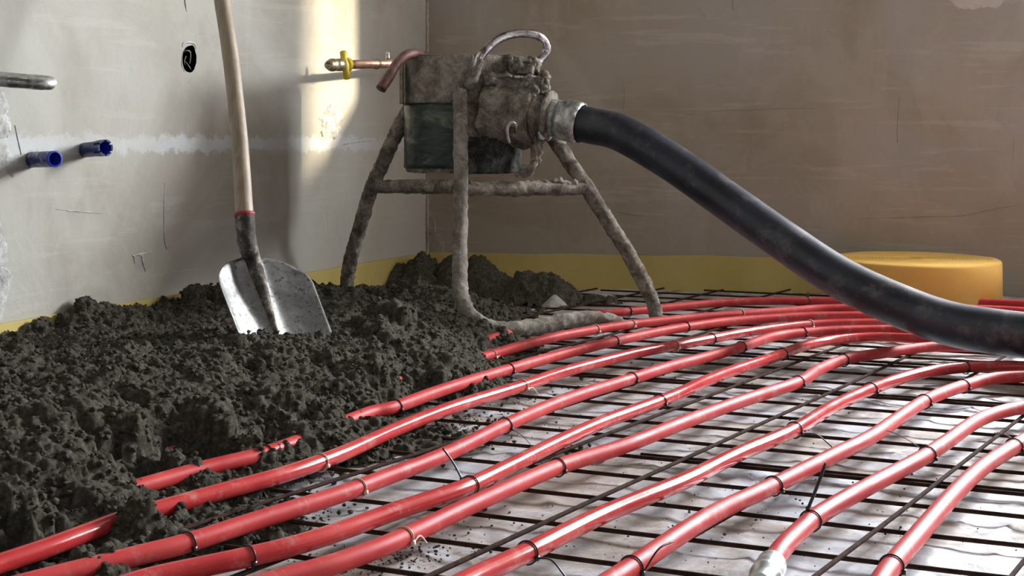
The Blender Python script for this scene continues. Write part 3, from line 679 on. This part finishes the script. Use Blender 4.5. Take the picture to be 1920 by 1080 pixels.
# ------------------------------------------------------------------ discharge stand
st = root('discharge_stand', (-.1, 3.5, 0), 'mortar-caked steel tripod discharge pot with the black hose coupled to its side', 'mortar discharge stand')
hc = U(868, 265, 3.60); hc = Vector((hc.x, 3.60, 0))
zt, zb = U(880, 109, 3.6).z, U(880, 322, 3.6).z; RH = .154
def wob(o, amp=.006, sc_=12, **k): return rough(o, amp, sc_, **k)
# inner pot body
pr = [(zb, RH-.012), (zb, RH-.002), (zb+.004, RH)]+[(zb+.004+(zt-zb-.004)*i/40, RH) for i in range(1, 41)]+[(zt+.002, RH-.006), (zt-.004, RH-.012), (zt-.01, RH-.02), (zt-.012, .12), (zt-.010, .06), (zt-.010, .002)]
o = G().lathe(pr, hc, (0, 0, 1), 120).obj('pot', MCRUST, st); rough(o, .0045, 22, 4)
# upper wrap plate (left-front), overhanging at left
def arcplate(r0, r1, z0, z1, a0, a1, name, mat, amp, **kw):
    prf = [(z0, r0), (z0, r1)]+[(z0+(z1-z0)*i/14, r1) for i in range(1, 14)]+[(z1, r1), (z1, r0)]
    g = G(); n = 60
    g.lathe(prf+[prf[0]], hc, (0, 0, 1), n, R(a0), R(a1), ref=(1, 0, 0))
    m_ = len(prf)+1
    g.F.append(tuple((n+1)*i for i in range(m_-1))); g.F.append(tuple((n+1)*i+n for i in range(m_-1)))
    o = g.obj(name, mat, st, **kw); rough(o, amp, 18, 4); return o
z190 = U(880, 192, 3.44).z
arcplate(RH+.003, RH+.009, z190, zt-.002, 176, 282, 'upper_band', MCRUSTL, .0022)
arcplate(RH+.002, RH+.005, zb+.012, z190-.001, 188, 266, 'lower_plate', MPLATE, .001, label='dark green-black smooth plate on the pot')
arcplate(RH+.002, RH+.010, zb-.002, zb+.095, 268, 345, 'rubber_skirt', MCRUSTD, .004)
# left flap edge
g = G(); q = U(753, 155, 3.52); g.box(q, .004, .02, .056); o = g.obj('flap', MCRUSTL, st, smooth=False)
# inlet housing (drum lying on its side) with caked mortar on top
ih = U(914, 201, 3.49); ie = U(1024, 215, 3.44); ax = (ie-ih).normalized(); Lh = (ie-ih).length
o = G().lathe([(0, .001), (0, .080)]+[(Lh*.80*i/24, .084+.004*math.sin(i*.4)) for i in range(25)]+[(Lh*.82, .083), (Lh*.86, .060), (Lh*1.0, .055), (Lh*1.0, .001)], ih, ax, 80).obj('inlet_housing', MCRUST, st)
rough(o, .014, 16, 5, seed=2)
# cake lumps on the top right
for i, (px, py, Yd, s1, s2, s3, mt) in enumerate(((940, 122, 3.55, .075, .07, .026, MCRUST), (985, 132, 3.5, .045, .06, .034, MCRUST), (945, 155, 3.44, .055, .04, .022, MCRUSTL), (1003, 158, 3.42, .030, .03, .022, MCRUSTL), (1018, 172, 3.45, .018, .04, .05, MCRUST), (990, 172, 3.40, .03, .015, .016, MCRUSTL))):
    c_ = U(px, py, Yd); b = bmesh.new(); bmesh.ops.create_icosphere(b, subdivisions=5, radius=1)
    for v in b.verts:
        q_ = [math.copysign(abs(k_)**.6, k_) for k_ in v.co]; n_ = 1+.25*noise.noise(v.co*3+Vector((i*5, 0, 0)))
        v.co = Vector((q_[0]*s1, q_[1]*s2, q_[2]*s3))*n_*.85+c_
    me = bpy.data.meshes.new('mortar_cake'); b.to_mesh(me); b.free(); me.materials.append(mt)
    for p in me.polygons: p.use_smooth = True
    o = ob('mortar_cake', me); setparent(o, st); rough(o, .012, 45, 5, seed=i+5)
G().lathe([(0, .0), (0, .010), (.012, .0105), (.016, .006), (.016, 0)], U(968, 128, 3.46), (0, -1, .1), 24).obj('bolt', MCRUST, st)
# flange and coupling
fa = U(1003, 214, 3.44); hd_ = (U(1150, 245, 3.36)-U(1040, 222, 3.43)).normalized()
o = G().lathe([(0, .02), (0, .066), (.012, .069), (.016, .055), (.030, .052), (.034, .066), (.042, .066), (.044, .046), (.060, .040)], fa, ax, 64).obj('flange', MCRUST, st); rough(o, .005, 40, 4)
o = G().tube([U(1020, 258, 3.42), U(1012, 248, 3.40), U(1016, 262, 3.4)], .010, 10, sub=4).obj('clamp_lever', MGALV, st); rough(o, .004, 90)
cp = U(1028, 219, 3.43)
o = G().lathe([(-.02, .036), (0, .040), (.006, .047), (.026, .049), (.030, .043), (.034, .050), (.048, .0535), (.060, .054), (.066, .051), (.072, .0545), (.090, .055), (.094, .049)], cp, hd_, 64).obj('hose_coupling', MGALV, st, label='pale galvanised hose coupling'); rough(o, .0035, 45, 4)
# bail handle of bright tube
G().tube([U(884, 155, 3.425), U(893, 124, 3.42), U(906, 100, 3.425), U(930, 77, 3.45), U(962, 64, 3.48), U(1000, 64, 3.50), U(1020, 76, 3.52), U(1025, 95, 3.53), U(1014, 112, 3.52), U(1000, 124, 3.50), U(992, 140, 3.48)], .0115, 20, sub=8).obj('bail_handle', MCHROME, st, label='shiny bent tube handle on top of the pot')
o = G().tube([U(880, 165, 3.43), U(889, 140, 3.42), U(901, 110, 3.42)], [.016, .0145, .0125], 16, sub=5).obj('handle_root', MCRUST, st); rough(o, .004, 50)
o = G().tube([U(986, 150, 3.475), U(994, 132, 3.49), U(1008, 116, 3.51)], [.020, .018, .0128], 16, sub=5).obj('handle_root', MCRUST, st); rough(o, .004, 50)
o = G().tube([U(812, 118, 3.50), U(798, 108, 3.50), U(780, 101, 3.49), U(762, 103, 3.47), U(745, 118, 3.45), U(730, 142, 3.43), U(714, 167, 3.41)], .0135, 20, sub=6).obj('hook_handle', MRUST, st, label='rusty brown bent tube hooked over the left side'); rough(o, .001, 40)
# small ring hook on the housing
G().tube([U(955, 268, 3.36), U(951, 250, 3.35), U(953, 236, 3.345), U(960, 229, 3.345), U(967, 235, 3.35), U(966, 248, 3.37)], .0042, 12, sub=6).obj('ring_hook', MGALV, st)
# chain
chain = ob('chain', None); setparent(chain, st); chain.location = U(1000, 290, 3.42)
cpn = [(1010, 262), (1009, 272), (1006, 283), (1005, 293), (1004, 303), (998, 313), (988, 322), (977, 325)]
for i, (px, py) in enumerate(cpn):
    c_ = U(px, py, 3.41); d = (U(*cpn[min(i+1, 7)], 3.41)-U(*cpn[max(i-1, 0)], 3.41)).normalized(); s_ = (Vector((0, 1, 0)) if i % 2 else d.cross(Vector((0, 1, 0)))).normalized()
    lp = [c_+d*math.cos(a)*.0125+s_*math.sin(a)*.0085 for a in np.linspace(0, 2*math.pi, 19)]
    g = G().tube(lp, .0048 if i not in (2, 5, 6) else .0085, 8, cap=False); o = g.obj('chain_link', MCRUST, None)
    o.parent = chain
    rough(o, .004, 80)
chain.location = (0, 0, 0)
# legs
LEGR = .0195
def leg(pts, name, mat, r=LEGR, seed=0, amp=.0036, ratio=None, label=None):
    o = G().tube(pts, ratio or r, 24, sub=14).obj(name, mat, st, label=label); rough(o, amp, 75, 4, seed=seed); return o
leg([U(775, 190, 3.60), U(757, 222, 3.60), U(737, 262, 3.61), U(715, 312, 3.62), U(697, 352, 3.64), U(684, 395, 3.66), U(668, 450, 3.70), U(655, 498, 3.73), U(651, 530, 3.745), U(651, 590, 3.75)], 'leg', MCRUST, seed=1)
leg([U(862, 168, 3.425), U(863, 200, 3.418), U(864, 300, 3.36), U(863, 420, 3.28), U(862, 520, 3.19), U(866, 562, 3.15), U(884, 594, 3.12), U(920, 616, 3.115), U(955, 619, 3.12), U(1010, 612, 3.16), U(1060, 602, 3.20), U(1110, 596, 3.24), U(1165, 603, 3.26)], 'leg', MCRUSTL, seed=2, ratio=[.0185]*5+[.019, .020, .020, .020, .019, .018, .012])
leg([U(1020, 240, 3.52), U(1040, 262, 3.52), U(1065, 300, 3.51), U(1100, 352, 3.50), U(1140, 415, 3.49), U(1178, 475, 3.48), U(1210, 535, 3.47), U(1226, 572, 3.465), U(1231, 600, 3.46)], 'leg', MCRUST, seed=3, ratio=[.0195]*7+[.0175, .0175])
leg([U(700, 350, 3.635), U(780, 350, 3.50), U(860, 350, 3.35)], 'cross_rail', MCRUST, seed=4, ratio=[.0175, .0185, .0175])
leg([U(866, 355, 3.35), U(990, 354, 3.43), U(1104, 353, 3.50)], 'cross_rail', MCRUST, seed=5, r=.0165, amp=.006)
# ragged crust ridge along right rail
leg([U(880, 346, 3.355), U(930, 345, 3.39), U(990, 345, 3.43), U(1040, 342, 3.46), U(1080, 344, 3.48)], 'rail_crust', MCRUSTL, seed=9, r=.007, amp=.008)

# ------------------------------------------------------------------ black hose
hs = cp+hd_*.075
hp = [hs, hs+hd_*.05]
for px, py, Yd in ((1165, 250, 3.33), (1262, 306, 3.26), (1365, 378, 3.17), (1470, 452, 3.07), (1570, 518, 2.97), (1670, 566, 2.88), (1775, 605, 2.79), (1885, 643, 2.70), (1990, 672, 2.62), (2110, 700, 2.54), (2240, 722, 2.48), (2600, 745, 2.40), (3300, 760, 2.36)):
    hp.append(U(px, py, Yd))
for i, p in enumerate(hp):
    if p.z < .0475+.045: hp[i] = Vector((p.x, p.y, max(p.z, .092)))
G().tube(hp, .0465, 48, sub=10).obj('delivery_hose', MHOSE, label='thick black rubber hose curving from the discharge pot down to the right edge', cat='hose')

# ------------------------------------------------------------------ gas stub on the left
gt, gbk = U(617, 122, 3.32), BW(846, 117, .002)
d = (gbk-gt).normalized()
rt = root('gas_pipe_stub', gbk, 'copper pipe stub with a yellow tap in front of the sunlit left wall', 'pipe stub')
gp = lambda px: U(px, 121, 1)*1
def along(px):  # point on the line gt->gbk seen at column px
    a = (px-960)/FPX; t = (a*gt.y-gt.x)/(d.x-a*d.y); return gt+d*t
G().tube([along(662), gbk], .0118, 20).obj('copper_tube', MCOPPER, rt)
G().lathe([(-.006, .0), (-.006, .0055), (-.010, .0058), (-.010, .011), (0, .0135), (.012, .0135), (.014, .0165), (.024, .0165), (.026, .014), (.05, .014), (.052, .016), (.085, .0165), (.088, .0125)], gt+d*.006, d, 28).obj('brass_nozzle', MBRASS, rt)
tp = along(647); b1 = U(643, 98, tp.y-.01)-U(647, 145, tp.y-.01)
g = G(); g.tube([U(644, 98, tp.y-.012), U(645, 112, tp.y-.022), U(647, 122, tp.y-.024), U(649, 134, tp.y-.022), U(651, 146, tp.y-.012)], [.0095, .0085, .0105, .0085, .0095], 14, sub=5, flat=1)
g.lathe([(-.004, 0), (-.004, .018), (.014, .019), (.014, .0)], tp, d, 24)
g.obj('yellow_tap', MYEL, rt)
for px in (706, 733):
    c_ = along(px); g = G().lathe([(-.006, .0118), (-.006, .0145), (.006, .0145), (.006, .0118)], c_, d, 24); g.obj('pipe_clamp', MGALV if px > 720 else MBRASS, rt)
c_ = along(727); G().tube([c_+up*.012, c_+up*.026, c_+up*.030+d*-.004], .006, 8, sub=3).obj('clamp_screw', MGALV, rt)

# ------------------------------------------------------------------ blue sleeves in the left wall
def sleeve(pw, pe, r, label, mat, notched):
    A = LW(*pw, -.03); A0 = LW(*pw); L = .085
    Bp = A0+nL*L; # aim end at the photographed pixel
    E_ = U(pe[0], pe[1], Bp.y); dd = (E_-A).normalized(); Ln = (E_-A).length
    rt = root('conduit_sleeve', A0, label, 'plastic sleeve', 'blue sleeves in the left wall')
    g = G(); seg = 32; prf = [(0, r), (Ln, r), (Ln, r*.86), (0, r*.86)]
    if not notched: g.lathe(prf, A, dd, seg); 
    else:
        g.lathe([(0, r), (Ln*.80, r)], A, dd, seg); g.lathe([(0, r*.86), (Ln*.8, r*.86)], A, dd, seg)
        for k in range(6):
            a0 = k*math.pi/3+.12; a1 = (k+1)*math.pi/3-.12
            g.lathe([(Ln*.78, r*.86), (Ln*.78, r*1.08), (Ln, r*1.1), (Ln, r*.86), (Ln*.78, r*.86)], A, dd, 6, a0, a1)
    o = autosmooth(g.obj('tube', mat, rt), 35)
    g = G().lathe([(.0, r*.85), (Ln*.97, r*.855)], A, dd, seg); g.obj('tube_lining', MBLUEB, rt)
    if not notched: G().lathe([(Ln-.006, r*1.01), (Ln+.001, r*1.03), (Ln+.001, r*.85)], A, dd, seg).obj('rim', MBLUEB, rt)
    return rt
sleeve((44, 300), (103, 298), .0165, 'blue plastic sleeve smeared with plaster, left one of two in the left wall', MBLUE, False)
sleeve((144, 283), (198, 277), .0165, 'dark blue notched plastic sleeve, right one of two in the left wall', MBLUE2, True)

# ------------------------------------------------------------------ bent metal tube at the left edge
hpz = [(-150, 150, 2.52), (-60, 146, 2.50), (0, 145, 2.48), (60, 150, 2.46), (90, 153, 2.44), (96, 156, 2.41), (84, 158, 2.385), (50, 156, 2.38), (0, 152, 2.37), (-60, 150, 2.36), (-150, 150, 2.36)]
o = G().tube([U(a, b_, c_) for a, b_, c_ in hpz], .0105, 20, sub=8).obj('bent_metal_tube', MGALV, label='grey bent metal tube handle entering from the left edge above the blue sleeves', cat='metal tube'); rough(o, .0012, 50)
